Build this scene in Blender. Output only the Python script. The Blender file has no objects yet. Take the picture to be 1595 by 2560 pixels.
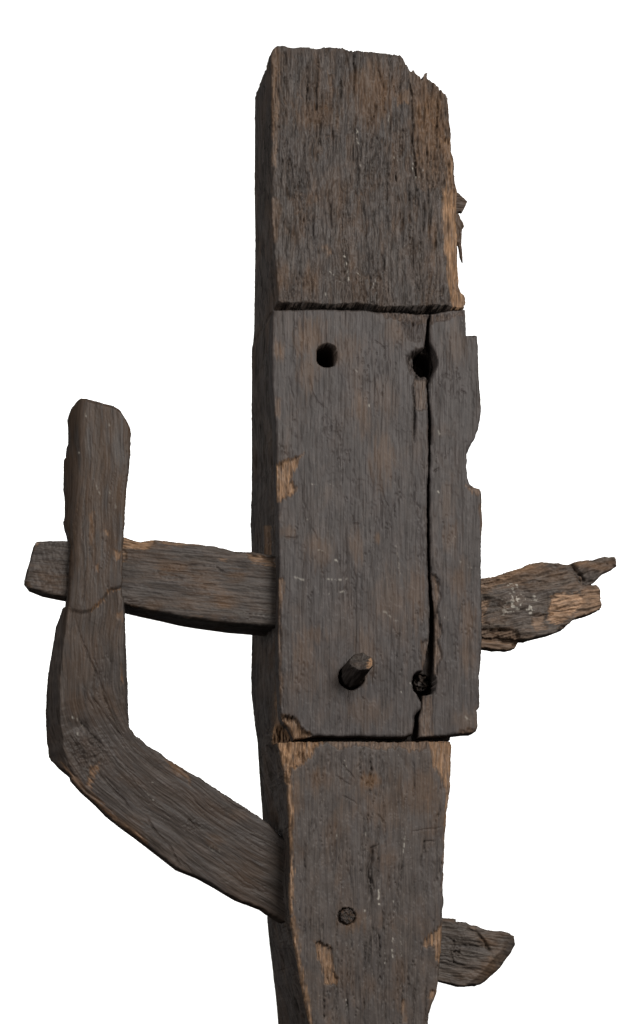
import bpy, math
import numpy as np
from mathutils import Vector
from mathutils.geometry import tessellate_polygon

# ------------------------------------------------------------------ camera
S = 0.00067                       # metres per photograph pixel on the front plane
W, H = 1595.0, 2560.0
ZC = 1.17                         # height of the aim point above the studio floor
YAW, PITCH, DIST = math.radians(9.0), math.radians(11.5), 5.0
FPX = DIST / S
fwd = np.array([math.sin(YAW)*math.cos(PITCH), math.cos(YAW)*math.cos(PITCH), math.sin(PITCH)])
rgt = np.array([math.cos(YAW), -math.sin(YAW), 0.0])
upv = np.cross(rgt, fwd)
TGT = np.array([0.0, 0.0, ZC])
CAM = TGT - fwd*DIST

scene = bpy.context.scene
col = scene.collection
cam_data = bpy.data.cameras.new('camera')
cam = bpy.data.objects.new('camera', cam_data); col.objects.link(cam)
cam.location = CAM
cam.rotation_euler = Vector(fwd).to_track_quat('-Z', 'Y').to_euler()
cam_data.sensor_fit = 'VERTICAL'; cam_data.sensor_height = 24.0
cam_data.lens = 24.0*FPX/H
cam_data.clip_start = 0.05; cam_data.clip_end = 60.0
scene.camera = cam

# ------------------------------------------------------------------ light
world = bpy.data.worlds.new('World'); scene.world = world; world.use_nodes = True
bg = world.node_tree.nodes['Background']
bg.inputs[0].default_value = (1.0, 1.0, 1.0, 1); bg.inputs[1].default_value = 0.27

def area(name, loc, aim, size, watts, color=(1, 1, 1), size_y=None):
    d = bpy.data.lights.new(name, 'AREA'); d.energy = watts; d.color = color
    d.size = size
    if size_y: d.shape = 'RECTANGLE'; d.size_y = size_y
    o = bpy.data.objects.new(name, d); col.objects.link(o)
    o.location = loc
    o.rotation_euler = (Vector(aim)-Vector(loc)).to_track_quat('-Z', 'Y').to_euler()
    return o
area('key_softbox', (2.1, -5.3, ZC+2.3), (0.0, 0, ZC-0.15), 2.8, 520, (1.0, 0.975, 0.935))
area('left_fill', (-3.4, -3.2, ZC+0.3), (0, 0, ZC-0.1), 1.6, 68, (1.0, 0.99, 0.98))  # weak fill lamp, added to brighten the left side faces
BY = 4.5                           # paper backdrop distance behind the timber
area('backdrop_light_right', (2.9, 2.9, ZC+1.0), (2.3, BY+1.2, ZC+1.0), 0.5, 95, size_y=3.2)
area('backdrop_light_left', (-1.5, 2.9, ZC+1.0), (-0.9, BY+1.2, ZC+1.0), 0.5, 95, size_y=3.2)

vs = scene.view_settings
vs.view_transform = 'Standard'; vs.look = 'None'; vs.gamma = 1.0; vs.exposure = 0.0
vs.use_curve_mapping = False
scene.render.resolution_x, scene.render.resolution_y = 638, 1024

# ------------------------------------------------------------------ helpers
def unproj(u, v, d0):
    """pixel (u,v) on the plane y = d0*S (d0 in pixels)"""
    u = np.asarray(u, float); v = np.asarray(v, float); d0 = np.broadcast_to(np.asarray(d0, float), u.shape)
    ray = fwd + ((u-W/2)/FPX)[..., None]*rgt + ((H/2-v)/FPX)[..., None]*upv
    t = (d0*S - CAM[1])/ray[..., 1]
    return CAM + ray*t[..., None]

def proj(X):
    r = X-CAM; z = r@fwd
    return W/2+FPX*(r@rgt)/z, H/2-FPX*(r@upv)/z

_tabs = {}
def perlin(x, y, seed=0):
    if seed not in _tabs:
        r = np.random.RandomState(seed+11); p = r.permutation(512); ang = r.rand(512)*2*math.pi
        _tabs[seed] = (np.concatenate([p, p]), np.cos(ang), np.sin(ang))
    p, gx, gy = _tabs[seed]
    x = np.asarray(x, float); y = np.asarray(y, float)
    xi = np.floor(x).astype(np.int64); yi = np.floor(y).astype(np.int64)
    fx = x-xi; fy = y-yi
    def g(ix, iy, dx, dy):
        h = p[(p[ix & 511]+iy) & 511]
        return gx[h]*dx+gy[h]*dy
    sx = fx*fx*fx*(fx*(fx*6-15)+10); sy = fy*fy*fy*(fy*(fy*6-15)+10)
    a = g(xi, yi, fx, fy); b = g(xi+1, yi, fx-1, fy)
    c = g(xi, yi+1, fx, fy-1); d = g(xi+1, yi+1, fx-1, fy-1)
    return ((a+(b-a)*sx)*(1-sy)+(c+(d-c)*sx)*sy)*1.5

def fbm(x, y, seed=0, octv=3, gain=0.5):
    s = 0; a = 1.0
    for o in range(octv):
        s = s+a*perlin(x*2**o, y*2**o, seed+o*17); a *= gain
    return s

def sstep(a, b, x):
    t = np.clip((x-a)/(b-a), 0, 1); return t*t*(3-2*t)

def seg_dist(u, v, pts, closed=False, want=False):
    """distance to a polyline (and nearest point, segment normal, arclength, signed side)"""
    pts = np.asarray(pts, float)
    A = pts if closed else pts[:-1]
    B = np.roll(pts, -1, 0) if closed else pts[1:]
    best = np.full(u.shape, 1e9); nu = np.zeros(u.shape); nv = np.zeros(u.shape)
    nx = np.zeros(u.shape); ny = np.zeros(u.shape); al = np.zeros(u.shape); sd = np.zeros(u.shape)
    acc = 0.0
    for (a, b) in zip(A, B):
        dx, dy = b-a; L2 = dx*dx+dy*dy+1e-9; L = math.sqrt(L2)
        t = np.clip(((u-a[0])*dx+(v-a[1])*dy)/L2, 0, 1)
        qu = a[0]+t*dx; qv = a[1]+t*dy
        dd = (u-qu)**2+(v-qv)**2
        m = dd < best
        best = np.where(m, dd, best)
        if want:
            nu = np.where(m, qu, nu); nv = np.where(m, qv, nv)
            nx = np.where(m, dy/L, nx); ny = np.where(m, -dx/L, ny)
            al = np.where(m, acc+t*L, al)
            sd = np.where(m, ((u-a[0])*dy-(v-a[1])*dx)/L, sd)
        acc += L
    best = np.sqrt(best)
    return (best, nu, nv, nx, ny, al, sd) if want else best

def inside(u, v, pts):
    pts = np.asarray(pts, float); c = np.zeros(u.shape, bool)
    for (a, b) in zip(pts, np.roll(pts, -1, 0)):
        if a[1] == b[1]: continue
        m = ((a[1] > v) != (b[1] > v)) & (u < (b[0]-a[0])*(v-a[1])/(b[1]-a[1])+a[0])
        c ^= m
    return c

def resample(pts, step, closed=True):
    pts = np.asarray(pts, float)
    q = np.vstack([pts, pts[:1]]) if closed else pts
    L = np.concatenate([[0], np.cumsum(np.hypot(*np.diff(q, axis=0).T))])
    n = max(4, int(L[-1]/step))
    s = np.linspace(0, L[-1], n, endpoint=not closed)
    return np.stack([np.interp(s, L, q[:, 0]), np.interp(s, L, q[:, 1])], 1), s

def chaikin(pts, n=3):
    p = np.asarray(pts, float)
    for _ in range(n):
        q = np.empty((2*len(p), 2)); q[0] = p[0]; q[-1] = p[-1]
        q[1:-1:2] = p[:-1]*.75+p[1:]*.25; q[2:-1:2] = p[:-1]*.25+p[1:]*.75
        p = q
    return p

def shift(pts, du, dv): return [(a+du, b+dv) for a, b in pts]

# features work in photograph pixels; depth is positive away from the viewer
def f_chips(u, v, c, a, chips, D, M, seed):
    """chips: (polygon, depth, tan amount, feather, roughness)"""
    for k, (poly, dep, tan, fe, ro) in enumerate(chips):
        P = np.asarray(poly, float)
        m = (u > P[:, 0].min()-14) & (u < P[:, 0].max()+14) & (v > P[:, 1].min()-14) & (v < P[:, 1].max()+14)
        if not m.any(): continue
        uu = u[m]; vv = v[m]; cc = c[m]; aa = a[m]
        wu = uu+3.0*fbm(cc/9, aa/30, seed+k, 3); wv = vv+6.0*fbm(cc/7, aa/30, seed+k+50, 3)
        ins = inside(wu, wv, P); d = seg_dist(wu, wv, P, True)
        sd = np.where(ins, d, -d)
        fac = sstep(-1, fe, sd)
        r = fbm(cc/5, aa/38, seed+k+9, 3)+0.6*fbm(cc/16, aa/40, seed+k+5, 2)
        D[m] += fac*(dep+ro*r*np.clip(sd/6, 0, 1))
        tm = sstep(-3, 7, sd+4.5*fbm(cc/3.5, aa/34, seed+k+4, 3))*tan*np.clip(0.78+0.6*fbm(cc/6, aa/50, seed+k+3, 3), .15, 1.1)
        M[m, 0] = np.maximum(M[m, 0], tm)

def f_cracks(u, v, cracks, D, seed):
    for k, (pl, w, dep) in enumerate(cracks):
        P = np.asarray(pl, float); e = 4*w+6
        m = (u > P[:, 0].min()-e) & (u < P[:, 0].max()+e) & (v > P[:, 1].min()-e) & (v < P[:, 1].max()+e)
        if not m.any(): continue
        uu = u[m]; vv = v[m]
        wu = uu+2.5*fbm(uu/20, vv/24, seed+k, 3); wv = vv+2.5*fbm(uu/20, vv/24, seed+k+31, 3)
        d, _, _, _, _, al, _ = seg_dist(wu, wv, P, False, True)
        L = np.hypot(*np.diff(P, axis=0).T).sum()
        tap = sstep(0, .18*L, al)*sstep(0, .18*L, L-al)*.8+.2
        D[m] += dep*tap*np.exp(-(d/(w*(.6+.4*tap)))**2)

def f_holes(u, v, holes, D, seed):
    for k, (cu, cv, ru, rv, dep, n) in enumerate(holes):
        m = (abs(u-cu) < 2*ru+6) & (abs(v-cv) < 2*rv+6)
        if not m.any(): continue
        x = (u[m]-cu)/ru; y = (v[m]-cv)/rv
        wob = 0.07*perlin(np.arctan2(y, x)*1.6, x*0+k, seed+k)
        r = (abs(x)**n+abs(y)**n)**(1/n)+wob
        q = sstep(1.07, .93, r)
        D[m] = np.where(q > 0, np.maximum(D[m], D[m]*(1-q)+dep*q), D[m])

def f_spots(u, v, c, a, spots, M, ch, seed, kind):
    for k, (cu, cv, ru, rv, amt) in enumerate(spots):
        m = (abs(u-cu) < 3*ru) & (abs(v-cv) < 3*rv)
        if not m.any(): continue
        r = np.hypot((u[m]-cu)/ru, (v[m]-cv)/rv)
        if kind == 'soft':
            f = sstep(1.3, .2, r+.5*fbm(c[m]/9, a[m]/60, seed+k, 3))*sstep(2.2, 1.2, r)*amt
        else:
            f = sstep(.0, .22, fbm(c[m]/9, a[m]/11, seed+k, 4)-np.clip(r-.35, 0, 3)*.7)*amt
        M[m, ch] = np.maximum(M[m, ch], f)

def f_lines(u, v, lines, M, seed):
    """thin broken pale scratches / lime streaks"""
    for k, (pl, w, amt) in enumerate(lines):
        P = np.asarray(pl, float); e = w*3+8
        m = (u > P[:, 0].min()-e) & (u < P[:, 0].max()+e) & (v > P[:, 1].min()-e) & (v < P[:, 1].max()+e)
        if not m.any(): continue
        uu, vv = u[m], v[m]
        d = seg_dist(uu+3*fbm(uu/11, vv/14, seed+k, 2), vv, P)
        f = np.exp(-(d/(w*.85))**2)*amt*.75*sstep(-.1, .5, fbm(uu/7, vv/12, seed+k+7, 2))
        M[m, 2] = np.maximum(M[m, 2], f)

# ------------------------------------------------------------------ material
def wood(name, dark, mid, brown, tan_a, tan_b, brown_amt=0.5, rough=0.72, bump=0.35, dark2=None):
    m = bpy.data.materials.new(name); m.use_nodes = True
    nt = m.node_tree; N = nt.nodes; L = nt.links
    b = N['Principled BSDF']; b.inputs['Specular IOR Level'].default_value = 0.0
    at = N.new('ShaderNodeAttribute'); at.attribute_name = 'grain'
    mk = N.new('ShaderNodeAttribute'); mk.attribute_name = 'mask'
    sp = N.new('ShaderNodeSeparateColor'); L.new(mk.outputs['Color'], sp.inputs[0])
    def noise(sc, detail=4.0, rg=0.55, dist=0.0):
        v = N.new('ShaderNodeVectorMath'); v.operation = 'MULTIPLY'
        L.new(at.outputs['Vector'], v.inputs[0]); v.inputs[1].default_value = sc
        n = N.new('ShaderNodeTexNoise'); n.inputs['Scale'].default_value = 1.0
        n.inputs['Detail'].default_value = detail; n.inputs['Roughness'].default_value = rg
        n.inputs['Distortion'].default_value = dist
        L.new(v.outputs[0], n.inputs['Vector']); return n.outputs['Fac']
    def mrange(x, a, c, lo=0.0, hi=1.0):
        r = N.new('ShaderNodeMapRange'); L.new(x, r.inputs[0])
        for i, q in enumerate((a, c, lo, hi)): r.inputs[i+1].default_value = q
        return r.outputs[0]
    def mix(f, a, c):
        x = N.new('ShaderNodeMix'); x.data_type = 'RGBA'
        if hasattr(f, 'links'): L.new(f, x.inputs[0])
        else: x.inputs[0].default_value = f
        for q, i in ((a, 6), (c, 7)):
            if isinstance(q, tuple): x.inputs[i].default_value = q+(1.0,)
            else: L.new(q, x.inputs[i])
        return x.outputs[2]
    def math_(op, a, c):
        x = N.new('ShaderNodeMath'); x.operation = op; x.use_clamp = op in ('ADD', 'MULTIPLY')
        for i, q in enumerate((a, c)):
            if hasattr(q, 'links'): L.new(q, x.inputs[i])
            else: x.inputs[i].default_value = q
        return x.outputs[0]
    fine = noise((1/3.8, 1/85, 1/9), 5, .68)
    strk = noise((1/13, 1/260, 1/14), 3, .6)
    blot = noise((1/75, 1/150, 1/90), 4, .62, .6)
    speck = noise((1/2.4, 1/3.6, 1/3), 2, .6)
    base = mix(mrange(fine, .385, .615), dark if dark2 is None else mix(mk.outputs['Alpha'], dark2, dark), mid)
    base = mix(mrange(strk, .35, .7, 0, .55), base, tuple(.55*x+.45*y for x, y in zip(mid, (.066, .062, .064))))
    cloud = noise((1/28, 1/70, 1/40), 5, .68, .3)
    vv_ = N.new('ShaderNodeVectorMath'); vv_.operation = 'SCALE'; L.new(base, vv_.inputs[0]); L.new(mrange(cloud, .3, .7, .80, 1.2), vv_.inputs['Scale'])
    base = vv_.outputs[0]
    bm = math_('MULTIPLY', mrange(blot, .47, .72), mrange(strk, .3, .62))
    bm = math_('MULTIPLY', bm, brown_amt)
    bm = math_('ADD', bm, sp.outputs[1])
    bcol = mix(mrange(fine, .35, .7), tuple(x*.62 for x in brown), brown)
    base = mix(bm, base, bcol)
    base = mix(mrange(speck, .73, .82, 0, .22), base, tuple(x*1.9 for x in mid))
    tcol = mix(mrange(fine, .34, .66), tan_a, tan_b)
    base = mix(sp.outputs[0], base, tcol)
    base = mix(sp.outputs[2], base, (.34, .315, .275))
    L.new(base, b.inputs['Base Color'])
    L.new(mrange(fine, .3, .7, rough+.08, rough-.10), b.inputs['Roughness'])
    bp = N.new('ShaderNodeBump'); bp.inputs['Strength'].default_value = bump
    bp.inputs['Distance'].default_value = 0.0016
    hsum = math_('ADD', math_('MULTIPLY', fine, .85), math_('MULTIPLY', speck, .12))
    L.new(hsum, bp.inputs['Height']); L.new(bp.outputs[0], b.inputs['Normal'])
    gl = N.new('ShaderNodeBsdfGlossy'); gl.inputs['Roughness'].default_value = .42; gl.inputs['Color'].default_value = (1, 1, 1, 1)
    L.new(bp.outputs[0], gl.inputs['Normal'])
    mx = N.new('ShaderNodeMixShader'); mx.inputs[0].default_value = .007
    L.new(b.outputs[0], mx.inputs[1]); L.new(gl.outputs[0], mx.inputs[2]); L.new(mx.outputs[0], N['Material Output'].inputs[0])
    return m

TANA, TANB = (.100, .055, .029), (.315, .190, .108)
M_POST = wood('weathered_bog_oak', (.0145, .0116, .0098), (.065, .0535, .047), (.098, .058, .034), TANA, TANB, .60, .74, .4, (.036, .030, .0272))
M_PLANK = wood('smooth_dark_oak', (.0225, .0187, .0173), (.0545, .0462, .0430), (.105, .065, .041), TANA, TANB, .32, .66, .25)
M_ARM = wood('grey_brown_oak', (.018, .0143, .0123), (.060, .049, .042), (.098, .058, .034), TANA, TANB, .65, .70, .35)
M_BRACE = wood('brown_oak', (.0185, .0142, .0117), (.051, .0408, .0347), (.066, .040, .0245), (.085, .044, .022), (.23, .13, .068), .60, .66, .3)
M_STUB = wood('broken_oak', (.026, .0205, .0175), (.088, .071, .059), (.135, .080, .047), TANA, (.42, .27, .175), .9, .78, .45)
M_END = wood('sawn_brace_oak', (.024, .0192, .0162), (.078, .064, .054), (.105, .064, .039), TANA, TANB, .6, .70, .35)
M_PEG = wood('peg_oak', (.014, .011, .0095), (.042, .034, .029), (.075, .044, .026), TANA, TANB, .4, .75, .4)

# ------------------------------------------------------------------ solid from a traced outline with real depth
def slab(name, poly, mat, parent, d0=0.0, back=60.0, back_off=None, grain=None, depth=None, mask=None,
         step=2.0, jag=0.8, R=5.0, rings=10, wall_amp=2.0, seed=1, wall_mask=None, cap=True):
    d0f = d0 if callable(d0) else (lambda u, v: np.full(np.shape(u), float(d0)))
    bkf = back if callable(back) else (lambda u, v: np.full(np.shape(u), float(back)))
    grain = grain or (lambda u, v: (np.asarray(u, float), np.asarray(v, float)))
    P, s = resample(poly, 2.5); jn = np.zeros_like(P)
    if jag:
        t = np.roll(P, -1, 0)-np.roll(P, 1, 0); t /= np.linalg.norm(t, axis=1)[:, None]+1e-9
        n = np.stack([t[:, 1], -t[:, 0]], 1)
        j = jag*(fbm(s/26, s*0+3.3, seed, 3)+.5*perlin(s/6, s*0+.7, seed+4))
        jn = n*j[:, None]; P = P+jn
    lo = P.min(0)-2*step; hi = P.max(0)+2*step
    nx = int((hi[0]-lo[0])/step)+1; ny = int((hi[1]-lo[1])/step)+1
    gu = lo[0]+np.arange(nx+1)*step; gv = lo[1]+np.arange(ny+1)*step
    cu = (gu[:-1]+gu[1:])/2; cv = (gv[:-1]+gv[1:])/2
    cell = np.zeros((ny, nx), bool)
    A = P; B = np.roll(P, -1, 0)
    for r, y in enumerate(cv):
        m = (A[:, 1] > y) != (B[:, 1] > y)
        if not m.any(): continue
        xs = np.sort((B[m, 0]-A[m, 0])*(y-A[m, 1])/(B[m, 1]-A[m, 1])+A[m, 0])
        for k in range(0, len(xs)-1, 2):
            cell[r] |= (cu > xs[k]) & (cu < xs[k+1])
    pad = np.pad(cell, 1)
    cnt = pad[:-1, :-1].astype(int)+pad[1:, :-1]+pad[:-1, 1:]+pad[1:, 1:]
    used = cnt > 0
    idx = np.full((ny+1, nx+1), -1); idx[used] = np.arange(used.sum())
    vv, uu = np.nonzero(used)
    u = gu[uu].astype(float); v = gv[vv].astype(float)
    bnd = cnt[used] < 4
    # snap the border to the traced outline, in chunks of nearby outline points
    bu, bv = u[bnd], v[bnd]
    near = np.empty(len(bu), int)
    for i in range(0, len(bu), 800):
        dd = (bu[i:i+800, None]-P[None, :, 0])**2+(bv[i:i+800, None]-P[None, :, 1])**2
        near[i:i+800] = dd.argmin(1)
    tn = np.roll(P, -1, 0)-np.roll(P, 1, 0); tn /= np.linalg.norm(tn, axis=1)[:, None]+1e-9
    nrm = np.stack([tn[:, 1], -tn[:, 0]], 1)
    area2 = (A[:, 0]*B[:, 1]-B[:, 0]*A[:, 1]).sum()
    if area2 < 0: nrm = -nrm
    sgn = ((bu-P[near, 0])*tn[near, 0]+(bv-P[near, 1])*tn[near, 1])
    sgn = np.clip(sgn, -1.4, 1.4)
    u[bnd] = P[near, 0]+tn[near, 0]*sgn; v[bnd] = P[near, 1]+tn[near, 1]*sgn
    bn = nrm[near]
    # distance to the border for the rounded arris
    e = np.full(len(u), 1e3)
    RM = R*2.2+2
    kb = int(RM/step)+1
    er = cell.copy()
    for _ in range(kb):
        q = np.pad(er, 1); er = q[1:-1, 1:-1] & q[:-2, 1:-1] & q[2:, 1:-1] & q[1:-1, :-2] & q[1:-1, 2:]
    pe = np.pad(er, 1); deep = (pe[:-1, :-1].astype(int)+pe[1:, :-1]+pe[:-1, 1:]+pe[1:, 1:])[used] == 4
    w = np.nonzero(~deep)[0]
    for i in range(0, len(w), 600):
        k = w[i:i+600]
        vmin, vmax = v[k].min()-RM-3, v[k].max()+RM+3
        Q = P[(P[:, 1] > vmin) & (P[:, 1] < vmax)]
        if len(Q): e[k] = np.sqrt(((u[k][:, None]-Q[None, :, 0])**2+(v[k][:, None]-Q[None, :, 1])**2).min(1))
    e[bnd] = 0
    c, a = grain(u, v)
    D = np.zeros(len(u)); M = np.zeros((len(u), 4)); M[:, 3] = 1
    if depth is not None: depth(u, v, c, a, D, M)
    if mask is not None: mask(u, v, c, a, M)
    Rv = R*(1+.8*fbm(u/30, v/30, seed+2, 2)); Rv = np.clip(Rv, .3*R, 2*R)
    x = np.clip(1-e/Rv, 0, 1); D += Rv*(1-np.sqrt(1-x*x*.999))
    base = d0f(u, v)
    X = unproj(u, v, base); X[:, 1] += D*S
    verts = [X]; gr = [np.stack([c, a, D], 1)]; ms = [M]
    # front quads
    r, q = np.nonzero(cell)
    F = np.stack([idx[r, q], idx[r+1, q], idx[r+1, q+1], idx[r, q+1]], 1)
    faces = [F]
    # border edges -> wall strips
    ed = []
    up_ = cell & ~pad[:-2, 1:-1]; r, q = np.nonzero(up_); ed.append(np.stack([idx[r, q], idx[r, q+1]], 1))
    dn_ = cell & ~pad[2:, 1:-1]; r, q = np.nonzero(dn_); ed.append(np.stack([idx[r+1, q+1], idx[r+1, q]], 1))
    lf_ = cell & ~pad[1:-1, :-2]; r, q = np.nonzero(lf_); ed.append(np.stack([idx[r+1, q], idx[r, q]], 1))
    rt_ = cell & ~pad[1:-1, 2:]; r, q = np.nonzero(rt_); ed.append(np.stack([idx[r, q+1], idx[r+1, q+1]], 1))
    E = np.concatenate(ed)
    bi = np.nonzero(bnd)[0]; rank = np.full(len(u), -1); rank[bi] = np.arange(len(bi))
    nb = len(bi); U, V = u[bi], v[bi]; Cb, Ab = c[bi], a[bi]; Db = D[bi]; Bk = bkf(U, V)
    offu = np.zeros(nb); offv = np.zeros(nb)
    if back_off is not None: offu, offv = back_off(U, V, bn)
    prev = bi.copy(); tot = len(u)
    Xr = rgt[0]
    for k in range(1, rings+1):
        f = (k/rings)**1.25
        dep = Db+(Bk-Db)*f
        nz = wall_amp*(fbm(dep/9+5, Ab/130, seed+21, 3)+.5*fbm(dep/40, Ab/60, seed+23, 2))*min(1, k/2)*(k < rings)
        fj = np.clip((dep-Db)/22, 0, 1)
        pu = U+bn[:, 0]*nz+offu*f-jn[near, 0]*fj; pv = V+bn[:, 1]*nz+offv*f-jn[near, 1]*fj
        Y = unproj(pu, pv, d0f(U, V)); Y[:, 1] += dep*S
        verts.append(Y)
        gr.append(np.stack([Cb+dep*.28, Ab, dep*.3], 1))
        m = np.zeros((nb, 4)); m[:, 3] = 1
        m[:, 0] = M[bi, 0]*np.clip(1-(dep-Db)/14, 0, 1)
        m[:, 1] = M[bi, 1]*np.clip(1-(dep-Db)/30, 0, 1)
        if wall_mask is not None: wall_mask(U, V, dep, bn, m)
        ms.append(m)
        cur = tot+np.arange(nb); tot += nb
        ra, rb = rank[E[:, 0]], rank[E[:, 1]]
        faces.append(np.stack([prev[ra], prev[rb], cur[rb], cur[ra]], 1))
        prev = cur
    # back cover
    K, _ = resample(poly, 12.0)
    if back_off is not None:
        tk = np.roll(K, -1, 0)-np.roll(K, 1, 0); tk /= np.linalg.norm(tk, axis=1)[:, None]+1e-9
        nk = np.stack([tk[:, 1], -tk[:, 0]], 1)*(1 if area2 >= 0 else -1)
        ou, ov = back_off(K[:, 0], K[:, 1], nk)
        K = K+np.stack([ou, ov], 1)
    Kb = unproj(K[:, 0], K[:, 1], d0f(K[:, 0], K[:, 1])); Kb[:, 1] += bkf(K[:, 0], K[:, 1])*S
    tri = tessellate_polygon([[Vector((p[0], p[1], 0)) for p in K]])
    if not cap: Kb = Kb[:0]; K = K[:0]
    verts.append(Kb); gr.append(np.stack([K[:, 0], K[:, 1], K[:, 0]*0], 1))
    mm = np.zeros((len(K), 4)); mm[:, 3] = 1; ms.append(mm)
    if not cap: tri = []                      # peg holes run through
    tri = np.array([[t[0]+tot, t[1]+tot, t[2]+tot] for t in tri], dtype=int).reshape(-1, 3)
    V3 = np.concatenate(verts).astype(np.float32); Q4 = np.concatenate(faces)
    return mesh_obj(name, V3, Q4, tri, np.concatenate(gr), np.concatenate(ms), mat, parent)

def mesh_obj(name, V3, Q4, tri, G, Mk, mat, parent):
    me = bpy.data.meshes.new(name)
    nq, nt = len(Q4), len(tri)
    me.vertices.add(len(V3)); me.vertices.foreach_set('co', V3.ravel().astype(np.float32))
    loops = np.concatenate([np.asarray(Q4).ravel(), np.asarray(tri).ravel()]).astype(np.int32)
    me.loops.add(len(loops)); me.loops.foreach_set('vertex_index', loops)
    me.polygons.add(nq+nt)
    st = np.concatenate([np.arange(nq)*4, nq*4+np.arange(nt)*3]).astype(np.int32)
    me.polygons.foreach_set('loop_start', st)
    me.polygons.foreach_set('use_smooth', np.ones(nq+nt, bool))
    me.update(calc_edges=True)
    ga = me.attributes.new('grain', 'FLOAT_VECTOR', 'POINT'); ga.data.foreach_set('vector', G.astype(np.float32).ravel())
    ma = me.attributes.new('mask', 'FLOAT_COLOR', 'POINT'); ma.data.foreach_set('color', np.clip(Mk, 0, 1).astype(np.float32).ravel())
    me.materials.append(mat)
    o = bpy.data.objects.new(name, me); col.objects.link(o)
    if parent is not None: o.parent = parent; o.matrix_parent_inverse = parent.matrix_world.inverted() if parent.matrix_world else o.matrix_parent_inverse
    return o

def hair_cracks(c, a, seed, w=.05, sc=15., sl=230., thr=.05):
    n = perlin(c/sc+.4*perlin(c/30, a/90, seed+3), a/sl+.35*perlin(c/7, a/60, seed+5), seed)
    g = sstep(thr, thr+.3, perlin(c/60, a/170, seed+1))
    return np.exp(-(n/w)**2)*g

def flakes(c, a, seed, n=5., sc=55., sl=110.):
    t = (fbm(c/sc, a/sl, seed, 4, .55)+.35*perlin(c/7, a/80, seed+8)*.5)*n
    f = t-np.floor(t)
    return np.floor(t)+sstep(0, .10, f)

# ------------------------------------------------------------------ setting
def plain(name, rgb, rough):
    m = bpy.data.materials.new(name); m.use_nodes = True
    nt = m.node_tree; b = nt.nodes['Principled BSDF']
    n = nt.nodes.new('ShaderNodeTexNoise'); n.inputs['Scale'].default_value = 60
    r = nt.nodes.new('ShaderNodeMapRange'); r.inputs[3].default_value = .97; r.inputs[4].default_value = 1.0
    nt.links.new(n.outputs['Fac'], r.inputs[0])
    v = nt.nodes.new('ShaderNodeVectorMath'); v.operation = 'SCALE'; v.inputs[0].default_value = rgb
    nt.links.new(r.outputs[0], v.inputs['Scale']); nt.links.new(v.outputs[0], b.inputs['Base Color'])
    b.inputs['Roughness'].default_value = rough; b.inputs['Specular IOR Level'].default_value = .1
    return m
def sheet(name, pts, mat):
    me = bpy.data.meshes.new(name); me.from_pydata(pts, [], [(0, 1, 2, 3)]); me.materials.append(mat)
    o = bpy.data.objects.new(name, me); col.objects.link(o); o['kind'] = 'structure'; return o
sheet('backdrop', [(-1.9, BY, 0), (3.3, BY, 0), (3.3, BY, 5.0), (-1.9, BY, 5.0)], plain('white_paper', (.92, .92, .915), .9))
sheet('floor', [(-2.6, -6, 0), (3.4, -6, 0), (3.4, BY, 0), (-2.6, BY, 0)], plain('dark_floor_cloth', (.06, .06, .06), .9))

# ------------------------------------------------------------------ the timber
root = bpy.data.objects.new('timber_frame_fragment', None); col.objects.link(root)
root['label'] = 'dark weathered oak post with pegged split plank, crooked brace and broken side arms'
root['category'] = 'timber frame'
base_pt = unproj(np.array([930.]), np.array([2950.]), 200.)[0]
root.location = (base_pt[0], base_pt[1], 0.0)
bpy.context.view_layer.update()

# ---- post
UB = np.array([(600, 758), (693, 757), (706, 761), (760, 760), (812, 765), (850, 764), (896, 760), (930, 766), (960, 770), (1023, 771), (1087, 766), (1146, 768), (1240, 770)], float)
LT = np.array([(600, 1850), (700, 1852), (790, 1850), (960, 1852), (1050, 1851), (1140, 1849), (1240, 1849)], float)
FLOOR_V = 0
post_left = [(800, 2700), (776, 2560), (767, 2509), (752, 2438), (740, 2367), (728.6, 2295), (726, 2233), (728.6, 2138), (726, 2043), (721, 1975),
             (714, 1932), (702, 1873), (693, 1836), (700, 1800), (700, 1645), (700, 1412), (699, 1285), (696, 1200), (693, 1054), (685, 948), (685, 842), (687, 776),
             (694, 765), (693, 736), (687, 673), (682, 609), (678, 525), (678, 461), (677, 400), (679, 278), (677, 179), (676, 140)]
post_right = [(1008, 148), (1013, 159), (1020, 170), (1028.5, 179), (1034, 173), (1040, 186), (1056, 199), (1060, 187), (1064, 181), (1069, 182), (1067, 195), (1072, 197),
              (1088, 211), (1102, 226), (1116, 239), (1122, 262), (1124, 290), (1128, 318), (1129, 350), (1131, 374), (1138, 393), (1139, 437), (1141, 460), (1145, 482),
              (1143, 546), (1145, 600), (1147, 652), (1151, 715), (1155, 728), (1163, 736), (1167, 752), (1162, 768), (1141, 780), (1140, 1838),
              (1132, 1846), (1137, 1860), (1134, 1920), (1129, 1979), (1120, 2029), (1114, 2138), (1109.5, 2233), (1112, 2257), (1109.5, 2290), (1108.6, 2343),
              (1105, 2390), (1098, 2457), (1093, 2486), (1083, 2509), (1076, 2533), (1074, 2560), (1062, 2700)]
post_top = [(680, 128), (686, 118), (693, 114), (711, 115), (731, 119), (771, 118), (788, 123), (798, 122), (810, 117), (822, 116.5), (854, 122), (882, 127), (902, 127), (929, 132), (973, 134), (1001, 139)]
# pixel row where the front plane meets the floor
_z = unproj(np.full(4000, 930.), np.arange(4000)+0., 0.)[:, 2]
VF = float(np.argmin(abs(_z)))
post_poly = post_top+post_right+[(1050, VF-2), (815, VF-2)]+post_left

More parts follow.
